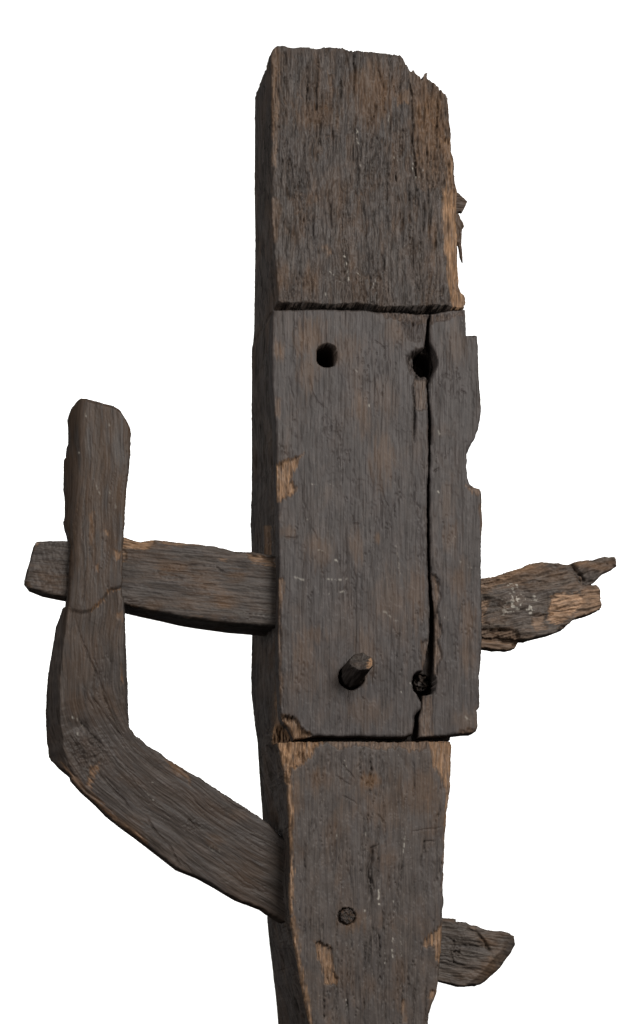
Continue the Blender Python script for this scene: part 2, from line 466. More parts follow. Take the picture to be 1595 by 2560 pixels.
HOLES = [(817, 889, 24, 27, 330, 2.8), (1064, 904, 27, 33, 170, 2.2), (1061, 1707, 29, 29, 130, 2.6)]
CRACKU = [(1013, 150), (1019, 190), (1026, 240), (1030, 310), (1033, 370), (1037, 420), (1041, 480)]
chips_post = [
    ([(1014, 140), (1150, 140), (1150, 440), (1108, 500), (1090, 470), (1062, 485), (1041, 470), (1035, 400), (1030, 310), (1025, 235), (1017, 180)], 9, .13, 6, 7),
    ([(1104, 470), (1160, 470), (1170, 772), (1136, 772), (1120, 735), (1110, 640), (1102, 560)], 5, .80, 14, 2),
    ([(1095, 340), (1145, 340), (1145, 520), (1104, 520), (1112, 420)], 5, .5, 12, 4),
    ([(676, 120), (700, 118), (697, 190), (694, 330), (690, 420), (676, 420)], 1, .28, 6, 1.5),
    ([(676, 495), (700, 500), (700, 560), (690, 620), (676, 600)], 2, .18, 5, 1.5),
    ([(817, 185), (834, 192), (830, 215), (820, 214)], 3, .25, 3, 1),
    ([(985, 240), (1020, 225), (1024, 262), (990, 268)], 2, .35, 8, 2),
    ([(805, 620), (818, 612), (826, 640), (815, 650)], 1, .35, 5, 1),
    ([(690, 1785), (745, 1838), (825, 1846), (812, 1858), (790, 1868), (780, 1892), (752, 1916), (733, 1922), (724, 1960), (712, 1955), (700, 1890), (685, 1830)], 14, .85, 9, 9),
    ([(700, 1700), (716, 1790), (760, 1850), (690, 1850)], 6, .6, 6, 6),
    ([(812, 1846), (1075, 1846), (1066, 1872), (1035, 1878), (1000, 1866), (960, 1876), (930, 1868), (890, 1862), (850, 1874), (835, 1866)], 5, .30, 4, 3),
    ([(1070, 1846), (1145, 1846), (1140, 1940), (1132, 2000), (1124, 1992), (1110, 1957), (1103, 1940), (1084, 1911)], 7, .80, 7, 3),
    ([(1116, 1980), (1132, 1985), (1122, 2060), (1118, 2180), (1112, 2245), (1106, 2240), (1110, 2130)], 4, .75, 4, 2),
    ([(716, 1950), (728, 1950), (737, 2000), (735, 2060), (736, 2150), (738, 2240), (736, 2290), (722, 2290), (722, 2050)], 3, .8, 4, 3),
    ([(722, 2285), (738, 2290), (752, 2365), (762, 2440), (778, 2510), (786, 2560), (770, 2580), (750, 2470)], 3, .8, 4, 3),
    ([(788, 2348), (809, 2355), (833, 2371), (838, 2428), (850, 2445), (848, 2460), (812, 2460), (807, 2419), (795, 2390)], 9, .75, 4, 4),
    ([(1112, 2305), (1081, 2333), (1062, 2348), (1057, 2369), (1088, 2366), (1088, 2392), (1098, 2410), (1112, 2400)], 5, .72, 4, 3),
    ([(1076, 2474), (1092, 2476), (1096, 2492), (1084, 2502), (1072, 2494)], 5, .6, 5, 4),
    ([(1002, 2505), (1016, 2500), (1022, 2560), (1008, 2560)], 2, .35, 4, 2),
]
cracks_post = [
    (CRACKU, 2.8, 15),
    ([(711, 128), (712, 170)], 3.5, 10), ([(790, 122), (792, 180), (787, 260), (789, 300)], 3.2, 10), ([(882, 128), (884, 180), (883, 250)], 2.2, 10),
    ([(940, 138), (945, 190), (958, 230)], 2.2, 8), ([(758, 350), (760, 420), (770, 470)], 2.5, 9), ([(716, 330), (717, 450)], 2, 7),
    ([(858, 1905), (875, 1930), (892, 1950)], 1.6, 4), ([(838, 1936), (860, 1950), (881, 1962)], 1.3, 3), ([(857, 1988), (880, 2000), (898, 2011)], 1.4, 3),
    ([(944, 2034), (962, 2057)], 1.5, 4), ([(916, 2034), (912, 2062), (907, 2100), (905, 2157)], 1.5, 5),
    ([(945, 2112), (932, 2122), (926, 2160), (922, 2190), (928, 2215), (924, 2250)], 4.2, 14), ([(928, 2190), (938, 2225)], 2.2, 8),
    ([(1029, 2078), (1064, 2074), (1108, 2067)], 1.2, 3), ([(1060, 2103), (1090, 2100)], 1.6, 4), ([(1064, 2095), (1060, 2130), (1054, 2167)], 1.6, 6),
    ([(929, 1880), (928, 1945)], 1.8, 7), ([(903, 1872), (902, 1925)], 1.4, 5), ([(1034, 1900), (1040, 1975)], 1.3, 4),
    ([(929, 2160), (930, 2260), (926, 2310)], 1.6, 6), ([(845, 2220), (842, 2290), (846, 2350)], 1.4, 5), ([(958, 2270), (962, 2335)], 2.2, 6),
    ([(913, 2340), (914, 2460), (912, 2560)], 1.3, 5), ([(812, 2455), (812, 2560)], 1.4, 5), ([(968, 2460), (966, 2560)], 1.4, 5), ([(1007, 2440), (1006, 2560)], 1.5, 6),
    ([(998, 2190), (994, 2290)], 1.3, 4), ([(1075, 2110), (1068, 2200)], 1.2, 3), ([(800, 2140), (790, 2200), (785, 2250)], 1.2, 3),
]
_r = np.random.RandomState(5)
def rand_cracks(n, u0, u1, v0, v1, l0, l1, w0, w1, d0, d1):
    out = []
    for _ in range(n):
        x = _r.uniform(u0, u1); y = _r.uniform(v0, v1); L = l0+(l1-l0)*_r.rand()**2
        k = max(3, int(L/28)); p = [(x, y)]; drift = _r.uniform(-.05, .05)
        for i in range(k): p.append((p[-1][0]+_r.uniform(-2.6, 2.6)+drift*L/k, p[-1][1]+L/k))
        out.append((p, _r.uniform(w0, w1), _r.uniform(d0, d1)))
    return out
cracks_post += rand_cracks(60, 690, 1100, 118, 640, 40, 230, 1.2, 2.1, 3, 8)+rand_cracks(26, 735, 1090, 1870, 2300, 40, 160, .9, 1.5, 2.5, 6)+rand_cracks(32, 800, 1080, 2300, 2480, 50, 190, 1.0, 1.8, 3, 7)
white_post = [([(818, 677), (832, 690), (854, 709)], 2.0, .9), ([(858, 645), (864, 660), (868, 690), (872, 722)], 1.6, .9), ([(939, 688), (935, 705), (932, 722)], 1.6, .8),
              ([(868, 324), (878, 319)], 1.4, .8), ([(891, 325), (890, 345), (897, 368)], 1.5, .8), ([(985, 395), (992, 406)], 2, .9), ([(1029, 382), (1030, 388)], 2.5, .9),
              ([(1031, 412), (1030, 425), (1042, 445)], 1.8, .8), ([(1060, 412), (1058, 452)], 1.8, .8), ([(1046, 440), (1056, 458)], 1.8, .8), ([(902, 405), (898, 425)], 1.2, .6),
              ([(884, 672), (895, 690)], 1.4, .7), ([(970, 310), (973, 290)], 1.2, .5), ([(812, 735), (812, 748)], 1.6, .7), ([(820, 585), (819, 602)], 1.2, .6),
              ([(1014, 2090), (1012, 2110), (1009, 2133)], 1.4, .7), ([(948, 2222), (949, 2260)], 2.2, .8), ([(913, 2275), (914, 2295)], 1.8, .7),
              ([(983, 2345), (983, 2398)], 1.7, .9), ([(964, 2380), (965, 2408)], 1.7, .7), ([(860, 1895), (868, 1918)], 2.2, .7), ([(986, 2250), (986, 2300)], 1.3, .6),
              ([(1004, 2350), (1005, 2390)], 1.3, .6), ([(868, 2495), (871, 2520)], 2, .8), ([(800, 2490), (804, 2496)], 2.2, .9), ([(912, 2060), (916, 2090)], 1.2, .5), ([(844, 2080), (844, 2095)], 1.2, .5)]
brown_post = [(790, 300, 60, 40, .5), (930, 240, 60, 90, .5), (1075, 300, 50, 110, .6), (700, 690, 25, 40, .5), (775, 705, 30, 50, .45), (1080, 580, 20, 40, .5),
              (926, 1952, 26, 22, .85), (800, 1945, 40, 30, .4), (1040, 1980, 70, 60, .4), (885, 2300, 40, 30, .55), (960, 2020, 60, 60, .35), (1000, 2420, 20, 40, .3), (740, 1990, 18, 70, .5)]

def post_depth(u, v, c, a, D, M):
    ub = np.interp(u, UB[:, 0], UB[:, 1])+2.5*fbm(u/18, u*0, 71, 3); lt = np.interp(u, LT[:, 0], LT[:, 1])+1.5*fbm(u/22, u*0, 72, 2)
    up = v < ub; low = v > lt
    top = sstep(ub+1, ub-1, v); bot = sstep(lt-1, lt+1, v)
    # eroded upper end
    er = sstep(820, 300, v+40*fbm(u/60, v/90, 5, 2))
    wc = c+5*fbm(c/30, a/60, 24, 3)
    fur = fbm(wc/19, a/230, 3, 3)
    h1 = -3.6*np.abs(fur)**.8
    fib = 3.0*(.5-np.abs(perlin(wc/6.5, a/75, 4)))+1.6*fbm(wc/3.2, a/45, 7, 2)
    bark = fbm(wc/10+.5*perlin(c/22, a/25, 8), a/38, 6, 3)*(.8+1.4*sstep(260, 340, v)*sstep(700, 520, v+60*perlin(u/50, v/50, 9)))
    fis = hair_cracks(wc, a, 31, .10, 8, 70, -.05)+.8*hair_cracks(wc, a, 32, .07, 14, 130, .1)
    hu = -h1-fib*1.1+bark*.9+5.5*fis+1.1*flakes(c, a, 12, 4, 40, 110)-2
    M[:, 1] = np.where(up, .28*sstep(.5, 4.5, hu+2*fbm(c/20, a/90, 22, 2))*sstep(-.5, .5, perlin(u/55, v/90, 23)+.25), 0)
    hu += 14*sstep(150, 112, v+5*perlin(u/12, v/40, 2))*.5             # weathered top end
    hu = hu-12
    # smoother lower face
    hl = .65*fbm(c/4.5, a/120, 14, 3)+1.8*fbm(c/40, a/220, 15, 2)+5*hair_cracks(c, a, 41, .045, 15, 240, -.02)+.7*flakes(c, a, 16, 4, 60, 170)+10
    hl += 2.2*fbm(c/9, a/45, 18, 3)*sstep(60, 10, np.abs(u-935)+.25*np.abs(v-2190))
    mid = 66+3*fbm(c/6, a/60, 19, 2)
    D += np.where(up, mid+(hu-mid)*top, np.where(low, mid+(hl-mid)*bot, mid))
    M[:, 3] = np.where(low, 0., 1.)
    f_chips(u, v, c, a, chips_post, D, M, 100)
    # torn right flank of the upper end slopes back
    D += np.where(up, 16*sstep(1105, 1150, u+6*perlin(u/20, v/50, 77)), 0)+np.where(low, 18*sstep(1085, 1140, u)*sstep(1990, 1880, v), 0)
    f_cracks(u, v, cracks_post, D, 200)
    f_holes(u, v, HOLES, D, 300)
    # ring of the flush peg
    r = np.hypot((u-869)/23, (v-2290)/22)+.12*fbm(u/9, v/9, 78, 3); D += 18*sstep(1.06, .92, r)
    f_spots(u, v, c, a, brown_post, M, 1, 400, 'soft')
    f_lines(u, v, [(p, w, q*1.3) for p, w, q in white_post], M, 500)
    n = perlin(c/3, a/4, 601)
    M[:, 2] = np.maximum(M[:, 2], .2*sstep(.62, .8, n)*sstep(.2, .6, perlin(u/70, v/80, 602)))

BL = np.array([(693, 110), (675, 126), (659, 147), (648, 172), (640, 199), (638, 247), (637, 477), (639, 609), (637, 719), (635, 825), (630, 885), (629, 1012), (629, 1219), (626, 1306), (628, 1369), (629, 1594), (627.5, 1729), (636, 1805), (644, 1856),
               (649, 1941), (652, 2000), (655, 2060), (661, 2170), (667, 2288), (671, 2343), (679, 2414), (686, 2486), (690, 2560), (702, 2750), (720, 3300)], float)
def post_off(U, V, bn):
    X = unproj(U, V, 0.); X[:, 1] += 395*S
    pu, pv = proj(X)
    want = np.interp(pv, BL[:, 1], BL[:, 0])-pu
    left = sstep(800, 700, U-np.clip(V-2290, 0, 400)*.18)*(V < 3000)
    return want*left, np.zeros(len(U))
def post_wall(U, V, dep, bn, m):
    L = bn[:, 0] < -.5
    vv = V+dep*math.sin(PITCH)
    b = sstep(1312, 1318, vv)*sstep(1392, 1388, vv)*sstep(128, 140, dep)*sstep(222, 212, dep)
    m[:, 0] = np.maximum(m[:, 0], .42*b*L)
post = slab('post', post_poly, M_POST, root, 0, 395, post_off, None, post_depth, None, 2.0, 1.0, 7, 26, 4.0, 1, post_wall)
post['label'] = 'tall squared oak post, eroded at its upper end'

# ---- splinters hanging on the torn right edge of the post
def spl_depth(u, v, c, a, D, M):
    D += 2.5*fbm(c/4, a/30, 55, 3)+3*fbm(c/9, a/20, 56, 2); M[:, 1] = .3
slab('splinter', [(1122, 474), (1146, 481), (1169, 503), (1163, 517), (1155, 531), (1149, 528), (1122, 545)], M_POST, post, 30, 14, None, lambda u, v: (v*1., u*1.), spl_depth, None, 2, .4, 2, 3, .5, 61)
slab('splinter', [(1120, 515), (1148, 535), (1161, 565), (1155, 575), (1155, 610), (1157, 658), (1151, 643), (1146, 610), (1120, 575)], M_POST, post, 36, 10, None, None, spl_depth, None, 2, .4, 2, 3, .5, 62)

# ---- plank let into the post, split lengthwise into a wide piece and a strip
plank_poly = [(684, 776), (730, 774.5), (790, 774), (870, 774), (915, 776), (947, 780), (1000, 781), (1040, 784), (1074, 786),
              (1069, 800), (1064, 842), (1062, 868), (1050, 900), (1056, 930), (1066, 946), (1070, 1003), (1071, 1054), (1071, 1181), (1068, 1215), (1068, 1327), (1069, 1400), (1071, 1454), (1074, 1520),
              (1074, 1581), (1070, 1615), (1064, 1650), (1057, 1681), (1042, 1684), (1035, 1696), (1037, 1712), (1044, 1738), (1053, 1755), (1053, 1770), (1048, 1777), (1037, 1791), (1035, 1815), (1032, 1836),
              (1010, 1842), (960, 1843), (900, 1840), (854, 1841), (800, 1839), (782, 1841), (738, 1847), (732, 1830), (723, 1814), (712, 1806), (705, 1790), (702, 1772), (699, 1700),
              (697, 1645), (697, 1619), (698, 1412), (696.5, 1285), (693, 1210), (689, 1054), (685, 1000), (680, 948), (680, 842), (682, 790)]
strip_poly = [(1078, 785), (1110, 779), (1163, 773), (1165, 808), (1165, 839), (1178, 838), (1190, 837), (1194, 840), (1196, 870), (1197, 927), (1201, 978), (1204.5, 1020), (1202, 1045), (1197, 1071), (1188, 1095), (1180, 1109),
              (1168, 1134), (1167, 1165), (1169, 1194), (1176, 1211), (1188, 1217), (1201, 1220), (1204, 1228), (1206, 1270), (1208, 1306), (1205, 1340), (1203, 1412), (1205, 1500), (1205, 1628), (1199, 1687),
              (1199, 1767), (1193, 1776), (1195, 1814), (1192, 1828), (1184, 1832), (1163, 1833), (1120, 1838), (1087, 1841), (1048, 1843), (1049, 1793), (1055, 1763), (1058, 1738), (1080, 1735), (1088, 1722), (1090, 1708),
              (1086, 1680), (1088, 1640), (1087, 1602), (1088, 1540), (1086, 1517), (1080, 1433), (1078, 1327), (1079, 1200), (1078, 1181), (1081, 1110), (1083, 1054), (1078, 1003), (1076, 960), (1082, 936), (1090, 905), (1086, 878), (1075, 855), (1074, 842), (1075, 810)]
chips_plank = [
    ([(690, 1160), (710, 1150), (727, 1145), (759, 1134), (745, 1158), (735, 1178), (728, 1200), (748, 1221), (727, 1240), (699, 1256), (688, 1256)], 7, .75, 8, 5),
    ([(692, 1446), (708, 1446), (714, 1470), (709, 1498), (700, 1510), (692, 1505)], 3, .5, 4, 2),
    ([(694, 1500), (703, 1505), (703, 1600), (706, 1700), (704, 1760), (694, 1770)], 3, .3, 3, 2),
    ([(700, 1786), (735, 1790), (752, 1808), (764, 1824), (784, 1841), (760, 1852), (730, 1852), (716, 1822)], 16, .65, 6, 6),
    ([(1036, 948), (1070, 950), (1070, 1028), (1058, 1024), (1046, 1030), (1037, 1020)], 4, .18, 3, 2),
    ([(684, 835), (700, 860), (704, 885), (690, 900), (682, 890)], 1, .15, 8, 1),
    ([(684, 990), (704, 995), (700, 1050), (686, 1040)], 1, .2, 8, 1),
    ([(1000, 800), (1066, 800), (1062, 850), (1040, 862), (1010, 845)], 3, .0, 8, 5),
    ([(955, 778), (1072, 782), (1070, 808), (1030, 812), (1000, 800), (960, 792)], 5, .12, 5, 5),
    ([(1012, 890), (1036, 872), (1070, 868), (1070, 948), (1040, 948), (1022, 928)], 22, .04, 14, 14),
    ([(1050, 1600), (1072, 1600), (1066, 1690), (1056, 1690)], 6, .2, 5, 3),
]
cracks_plank = [([(1036, 948), (1034, 985), (1036, 1030), (1036, 1105)], 2.2, 12), ([(1018, 900), (1036, 915)], 2, 8), ([(1025, 920), (1045, 942)], 2, 8),
                ([(873, 1720), (872, 1842)], 1.2, 4), ([(710, 1343), (738, 1346), (745, 1339)], 1.5, 3), ([(880, 1285), (884, 1308), (900, 1310)], 1.4, 3),
                ([(770, 935), (782, 985), (800, 1010), (815, 1022)], 1.2, 2.5), ([(956, 1225), (962, 1255), (972, 1270)], 1.2, 2.5), ([(760, 1250), (762, 1310)], 1.2, 2.5),
                ([(895, 1190), (898, 1260)], 1.2, 3), ([(720, 940), (735, 1000)], 1.1, 2), ([(935, 850), (960, 870), (975, 860)], 1.1, 2), ([(780, 1320), (795, 1350)], 1.1, 2.2),
                ([(883, 1728), (890, 1712)], 1.2, 3), ([(905, 1742), (912, 1750)], 1.2, 3), ([(1048, 1300), (1052, 1420)], 1.1, 2.5), ([(700, 1530), (702, 1640)], 1.6, 6), ([(706, 1680), (708, 1780)], 1.4, 5)]
white_plank = [([(736, 1440), (748, 1448), (770, 1452)], 3.2, .55), ([(820, 1448), (845, 1450), (867, 1447)], 3.0, .6), ([(820, 1478), (822, 1484)], 2, .7), ([(852, 1482), (860, 1478)], 2.6, .8),
               ([(838, 1400), (842, 1404)], 2.5, .8), ([(765, 1300), (772, 1296)], 2.5, .5), ([(795, 1375), (812, 1380)], 2.5, .4), ([(778, 1211), (795, 1214)], 2.2, .6), ([(822, 1210), (833, 1214)], 2.2, .6),
               ([(960, 1530), (990, 1550)], 4, .35), ([(922, 1012), (924, 1016)], 2.4, .9), ([(1002, 1728), (1008, 1732)], 2, .8), ([(1025, 1708), (1033, 1710)], 2, .8), ([(824, 1750), (828, 1758)], 1.5, .6),
               ([(1000, 1440), (990, 1360)], 2, .25), ([(889, 925), (896, 935)], 2, .35)]
brown_plank = [(775, 850, 45, 55, .60), (770, 930, 25, 60, .45), (700, 880, 14, 30, .5), (905, 1035, 25, 60, .45), (955, 1150, 35, 70, .45), (960, 1000, 40, 50, .2), (985, 830, 30, 40, .35), (1040, 1480, 26, 90, .45),
               (800, 1380, 40, 50, .35), (890, 1370, 18, 60, .4), (945, 1345, 10, 18, .6), (760, 1640, 30, 60, .4), (780, 1590, 40, 25, .35), (915, 1640, 30, 70, .35), (980, 1500, 40, 80, .3), (860, 870, 60, 40, .3), (720, 1330, 25, 18, .4),
               (760, 1690, 40, 60, .3), (920, 1780, 70, 40, .3)]
def plank_depth(u, v, c, a, D, M):
    D += .55*fbm(c/4.5, a/130, 81, 3)+1.2*fbm(c/70, a/260, 82, 2)+.55*flakes(c, a, 83, 3.0, 70, 190)-1
    D += 3*hair_cracks(c, a, 84, .035, 13, 190, .10)+.28*fbm(c/7, a/50, 86, 3)*sstep(0, .5, perlin(c/90, a/90, 87)+.15)
    f_chips(u, v, c, a, chips_plank, D, M, 120)
    f_cracks(u, v, cracks_plank, D, 220)
    f_holes(u, v, [(817, 889, 24, 27, 320, 2.8), (1064, 904, 27, 33, 150, 2.2), (1061, 1707, 29, 29, 110, 2.6), (879, 1692, 31, 31, 60, 2)], D, 300)
    f_spots(u, v, c, a, brown_plank, M, 1, 420, 'soft'); f_lines(u, v, white_plank, M, 520)
plank = slab('plank', plank_poly, M_PLANK, root, 0, 62, None, None, plank_depth, None, 2.0, .9, 5, 7, 1.2, 2, cap=False)
plank['label'] = 'wide smooth dark plank piece with peg and peg holes'
chips_strip = [
    ([(1074, 1430), (1088, 1437), (1100, 1450), (1102, 1490), (1095, 1520), (1098, 1545), (1107, 1581), (1100, 1600), (1105, 1645), (1092, 1690), (1080, 1690), (1080, 1520)], 7, .22, 4, 4),
    ([(1046, 1736), (1086, 1738), (1082, 1790), (1084, 1845), (1046, 1845)], 2, .2, 6, 1.5),
    ([(1160, 1212), (1210, 1216), (1212, 1232), (1190, 1240), (1178, 1230)], 3, .35, 6, 2),
    ([(1150, 1826), (1200, 1818), (1200, 1840), (1140, 1846)], 4, .3, 6, 2),
    ([(1198, 1260), (1212, 1270), (1212, 1345), (1200, 1345)], 3, .3, 4, 1),
    ([(1070, 785), (1120, 782), (1162, 774), (1163, 790), (1110, 800), (1075, 812)], 3, .12, 6, 4),
]
def strip_depth(u, v, c, a, D, M):
    D += .55*fbm(c/4.5, a/130, 91, 3)+1.2*fbm(c/50, a/260, 92, 2)+.55*flakes(c, a, 93, 3.0, 60, 190)+1
    D += 3*hair_cracks(c, a, 94, .035, 13, 190, .10)+.28*fbm(c/7, a/50, 96, 3)*sstep(0, .5, perlin(c/90, a/90, 97)+.15)
    f_chips(u, v, c, a, chips_strip, D, M, 140)
    f_cracks(u, v, [([(1088, 1437), (1100, 1452), (1102, 1490), (1094, 1520), (1098, 1550), (1107, 1581), (1100, 1610)], 1.5, 4), ([(1086, 1580), (1088, 1640)], 2, 8), ([(1083, 1180), (1098, 1168)], 1.2, 3), ([(1150, 975), (1165, 985)], 1.2, 3)], D, 240)
    f_holes(u, v, [(1066, 904, 27, 32, 150, 2.2), (1061, 1707, 29, 29, 110, 2.6)], D, 300)
    f_spots(u, v, c, a, [(1140, 860, 30, 60, .3), (1150, 1450, 25, 60, .35), (1170, 1560, 22, 60, .45), (1130, 1340, 25, 50, .4), (1165, 1640, 20, 60, .3), (1120, 1250, 20, 60, .25), (1170, 1800, 40, 40, .35)], M, 1, 440, 'soft')
    f_lines(u, v, [([(1158, 1784), (1172, 1802)], 4, .5), ([(1130, 1350), (1138, 1340)], 4, .45), ([(1097, 1078), (1100, 1086)], 4, .5), ([(1097, 1228), (1098, 1231)], 2.4, .9), ([(1110, 1540), (1118, 1548)], 4, .35), ([(1150, 1405), (1180, 1420)], 3, .35), ([(1155, 800), (1157, 815)], 2, .4)], M, 540)
strip = slab('plank_strip', [(p-3.5 if p < 1084 and 945 < q < 1450 else p, q) for p, q in strip_poly], M_PLANK, root, 2, 60, None, None, strip_depth, None, 2.0, .9, 5, 7, 1.2, 3, cap=False)
strip['label'] = 'narrow split-off right strip of the plank with notched edge'

# ---- pegs
def peg_rod(name, base_px, tip_px, length, r0, parent):
    b = unproj(np.array([base_px[0]]), np.array([base_px[1]]), 30.)[0]
    t = unproj(np.array([tip_px[0]]), np.array([tip_px[1]]), -length)[0]
    ax = t-b; L = np.linalg.norm(ax); ax /= L
    e1 = np.cross(ax, [0, 0, 1.]); e1 /= np.linalg.norm(e1); e2 = np.cross(e1, ax)
    n, rows = 72, 60
    th = np.arange(n)/n*2*math.pi
    V3, G, Mk = [], [], []
    facet = np.cos(math.pi/9)/np.cos(((th+.2) % (2*math.pi/9))-math.pi/9)
    # slanting broken tip, higher on the upper left, with a torn corner on the right
    endl = L-5*S-19*S*np.sin(th)-7*S*np.cos(th)+3*S*fbm(np.cos(th)*2, np.sin(th)*2, 5, 3)
    for i in range(rows):
        f = i/(rows-1)
        z = f*endl
        r = r0*S*(facet*.5+.5)*(1-.02*f)*(1+.11*fbm(np.cos(th)*1.6+3, np.sin(th)*1.6+f*1.5, 9, 3))
        if f > .9: r = r*(1-.06*((f-.9)/.1)**2)
        p = b+np.outer(z, ax)+np.outer(r*np.cos(th), e1)+np.outer(r*np.sin(th), e2)
        V3.append(p); G.append(np.stack([th*r0, z/S, th*0], 1)); m = np.zeros((n, 4)); m[:, 3] = 1; Mk.append(m)
    for k in range(1, 13):
        q = 1-k/12.0
        ctr = endl.mean()
        z = ctr+(endl-ctr)*q+3.5*S*fbm(np.cos(th)*q*2.2+4, np.sin(th)*q*1.6, 15, 3)*(k < 12)
        rr = r0*S*(facet*.5+.5)*.98*.94*q
        p = b+np.outer(z, ax)+np.outer(rr*np.cos(th), e1)+np.outer(rr*np.sin(th), e2)
        V3.append(p); G.append(np.stack([np.cos(th)*q*r0*1.3, np.sin(th)*q*r0*8, th*0], 1)); m = np.zeros((n, 4)); m[:, 3] = 1
        m[:, 0] = .9*sstep(.1, .4, np.cos(th-TANTH)*q-.35+.2*fbm(np.cos(th)*q*4, np.sin(th)*q*4, 16, 2)); m[:, 2] = .05*sstep(-.2, .5, perlin(np.cos(th)*q*4, np.sin(th)*q*4, 17)); Mk.append(m)
    V3 = np.concatenate(V3); R_ = len(G)
    i, j = np.meshgrid(np.arange(R_-1), np.arange(n), indexing='ij')
    Q = np.stack([i*n+j, i*n+(j+1) % n, (i+1)*n+(j+1) % n, (i+1)*n+j], -1).reshape(-1, 4)
    return mesh_obj(name, V3, Q, np.zeros((0, 3), int), np.concatenate(G), np.concatenate(Mk), M_PEG, parent)
TANTH = 3.5
pg = peg_rod('peg', (879, 1692), (905, 1652), 95, 30, plank); pg['label'] = 'protruding round wooden peg with broken tip'
def circ(cu, cv, r, n=40): return [(cu+r*math.cos(t)*(1+.05*math.sin(3*t+1)), cv+r*math.sin(t)) for t in np.arange(n)/n*2*math.pi]
def pegend_depth(u, v, c, a, D, M):
    D += 4*fbm(u/8, v/8, 33, 4)+3*fbm(u/3.5, v/3.5, 34, 2)+1*np.abs(fbm(u/5, v/5, 35, 2)); M[:, 1] = .5*sstep(-.1, .4, fbm(u/10, v/10, 36, 2))
def stump_depth(u, v, c, a, D, M):
    D += 20*fbm(u/13, v/18, 43, 4)+4*fbm(u/3.5, v/7, 44, 2)+10*sstep(1050, 1082, u); M[:, 1] = .2*sstep(-.1, .4, fbm(u/10, v/10, 46, 2))
pe2 = slab('peg', circ(1054, 1708, 20), M_PEG, strip, 62, 60, None, lambda u, v: (u*1., v*5.), stump_depth, None, 1.5, 3.0, 3, 4, .5, 35); pe2['label'] = 'broken peg stump sunk in its hole'
pe3 = slab('peg', circ(868, 2290, 19), M_PEG, post, 17, 40, None, lambda u, v: (u*1., v*5.), pegend_depth, None, 1.5, 2.6, 3, 4, .5, 36); pe3['label'] = 'peg end flush with the post face'

# ---- cross arm to the left
arm_top = [(92, 1353), (135, 1351), (163, 1352), (240, 1346), (312, 1343), (335, 1349), (352, 1353), (384, 1347.5), (445, 1355), (504, 1360.5), (547, 1367), (588, 1377), (629, 1379), (678, 1387), (720, 1392)]
arm_bot = [(720, 1566), (680, 1564), (629, 1560), (591, 1558), (547, 1553), (504, 1548), (463, 1542), (416, 1532), (358, 1521), (312, 1511), (240, 1500), (161, 1491), (111, 1482), (76, 1469)]
arm_poly = arm_top+arm_bot+[(63, 1452), (69, 1425), (77, 1400), (81, 1380), (86, 1362)]
ag_line = [(0, 1400), (300, 1432), (800, 1490)]
def arm_grain(u, v):
    t = math.atan2(50, 500); return -(u*math.sin(-t)+0)+0*v+(v*math.cos(t)-2*u*math.sin(t)), u*math.cos(t)+v*math.sin(t)
chips_arm = [
    ([(305, 1338), (352, 1345), (386, 1340), (390, 1357), (380, 1364), (370, 1372), (352, 1375), (330, 1371), (305, 1373)], 6, .85, 4, 4),
    ([(386, 1342), (420, 1346), (515, 1356), (512, 1368), (480, 1364), (440, 1367), (410, 1362)], 3, .5, 4, 2),
    ([(614, 1382), (649, 1386), (690, 1396), (690, 1412), (664, 1415), (640, 1408), (625, 1402)], 6, .6, 4, 4),
    ([(545, 1396), (568, 1397), (568, 1404), (548, 1404)], 1, .4, 3, 1),
    ([(300, 1370), (316, 1375), (318, 1400), (300, 1410)], 3, .4, 4, 2),
    ([(85, 1352), (98, 1354), (94, 1370), (86, 1372)], 2, .45, 3, 1.5), ([(60, 1448), (72, 1455), (80, 1470), (66, 1465)], 2, .45, 3, 1.5),
    ([(408, 1532), (430, 1536), (428, 1545), (412, 1540)], 2, .5, 3, 1), ([(455, 1538), (505, 1544), (500, 1556), (470, 1552)], 2, .5, 3, 2), ([(320, 1508), (350, 1514), (345, 1522), (322, 1518)], 1.5, .3, 3, 1),
]
def arm_depth(u, v, c, a, D, M):
    D += .75*fbm(c/4, a/100, 111, 3)+1.6*fbm(c/40, a/160, 112, 2)+.6*flakes(c, a, 113, 4, 45, 170)
    D += 3*hair_cracks(c, a, 114, .04, 12, 130, .1)
    m = u < 175; D[m] += 2.2*fbm(u[m]/9, v[m]/16, 115, 3)
    D += 7*sstep(1505, 1560, v-(u-312)*.14)                     # worn lower arris
    f_chips(u, v, c, a, chips_arm, D, M, 160)
    f_cracks(u, v, [([(540, 1415), (552, 1424), (562, 1428)], 2, 5), ([(505, 1460), (540, 1462)], 2, 4)], D, 260)
    f_spots(u, v, c, a, [(430, 1420, 60, 26, .5), (500, 1450, 50, 40, .45), (570, 1500, 40, 22, .55), (480, 1515, 40, 18, .4), (590, 1440, 30, 16, .5), (120, 1440, 50, 40, .2), (390, 1515, 30, 12, .4)], M, 1, 460, 'soft')
    f_lines(u, v, [([(590, 1532), (670, 1542)], 1.2, .18)], M, 560)
arm = slab('cross_arm', arm_poly, M_ARM, root, 58, lambda u, v: np.interp(u, [50, 165, 300, 640], [55, 70, 120, 165]), None, arm_grain, arm_depth, None, 2.0, 1.0, 6, 10, 2.0, 4)
arm['label'] = 'squared horizontal arm passing behind the crooked brace'

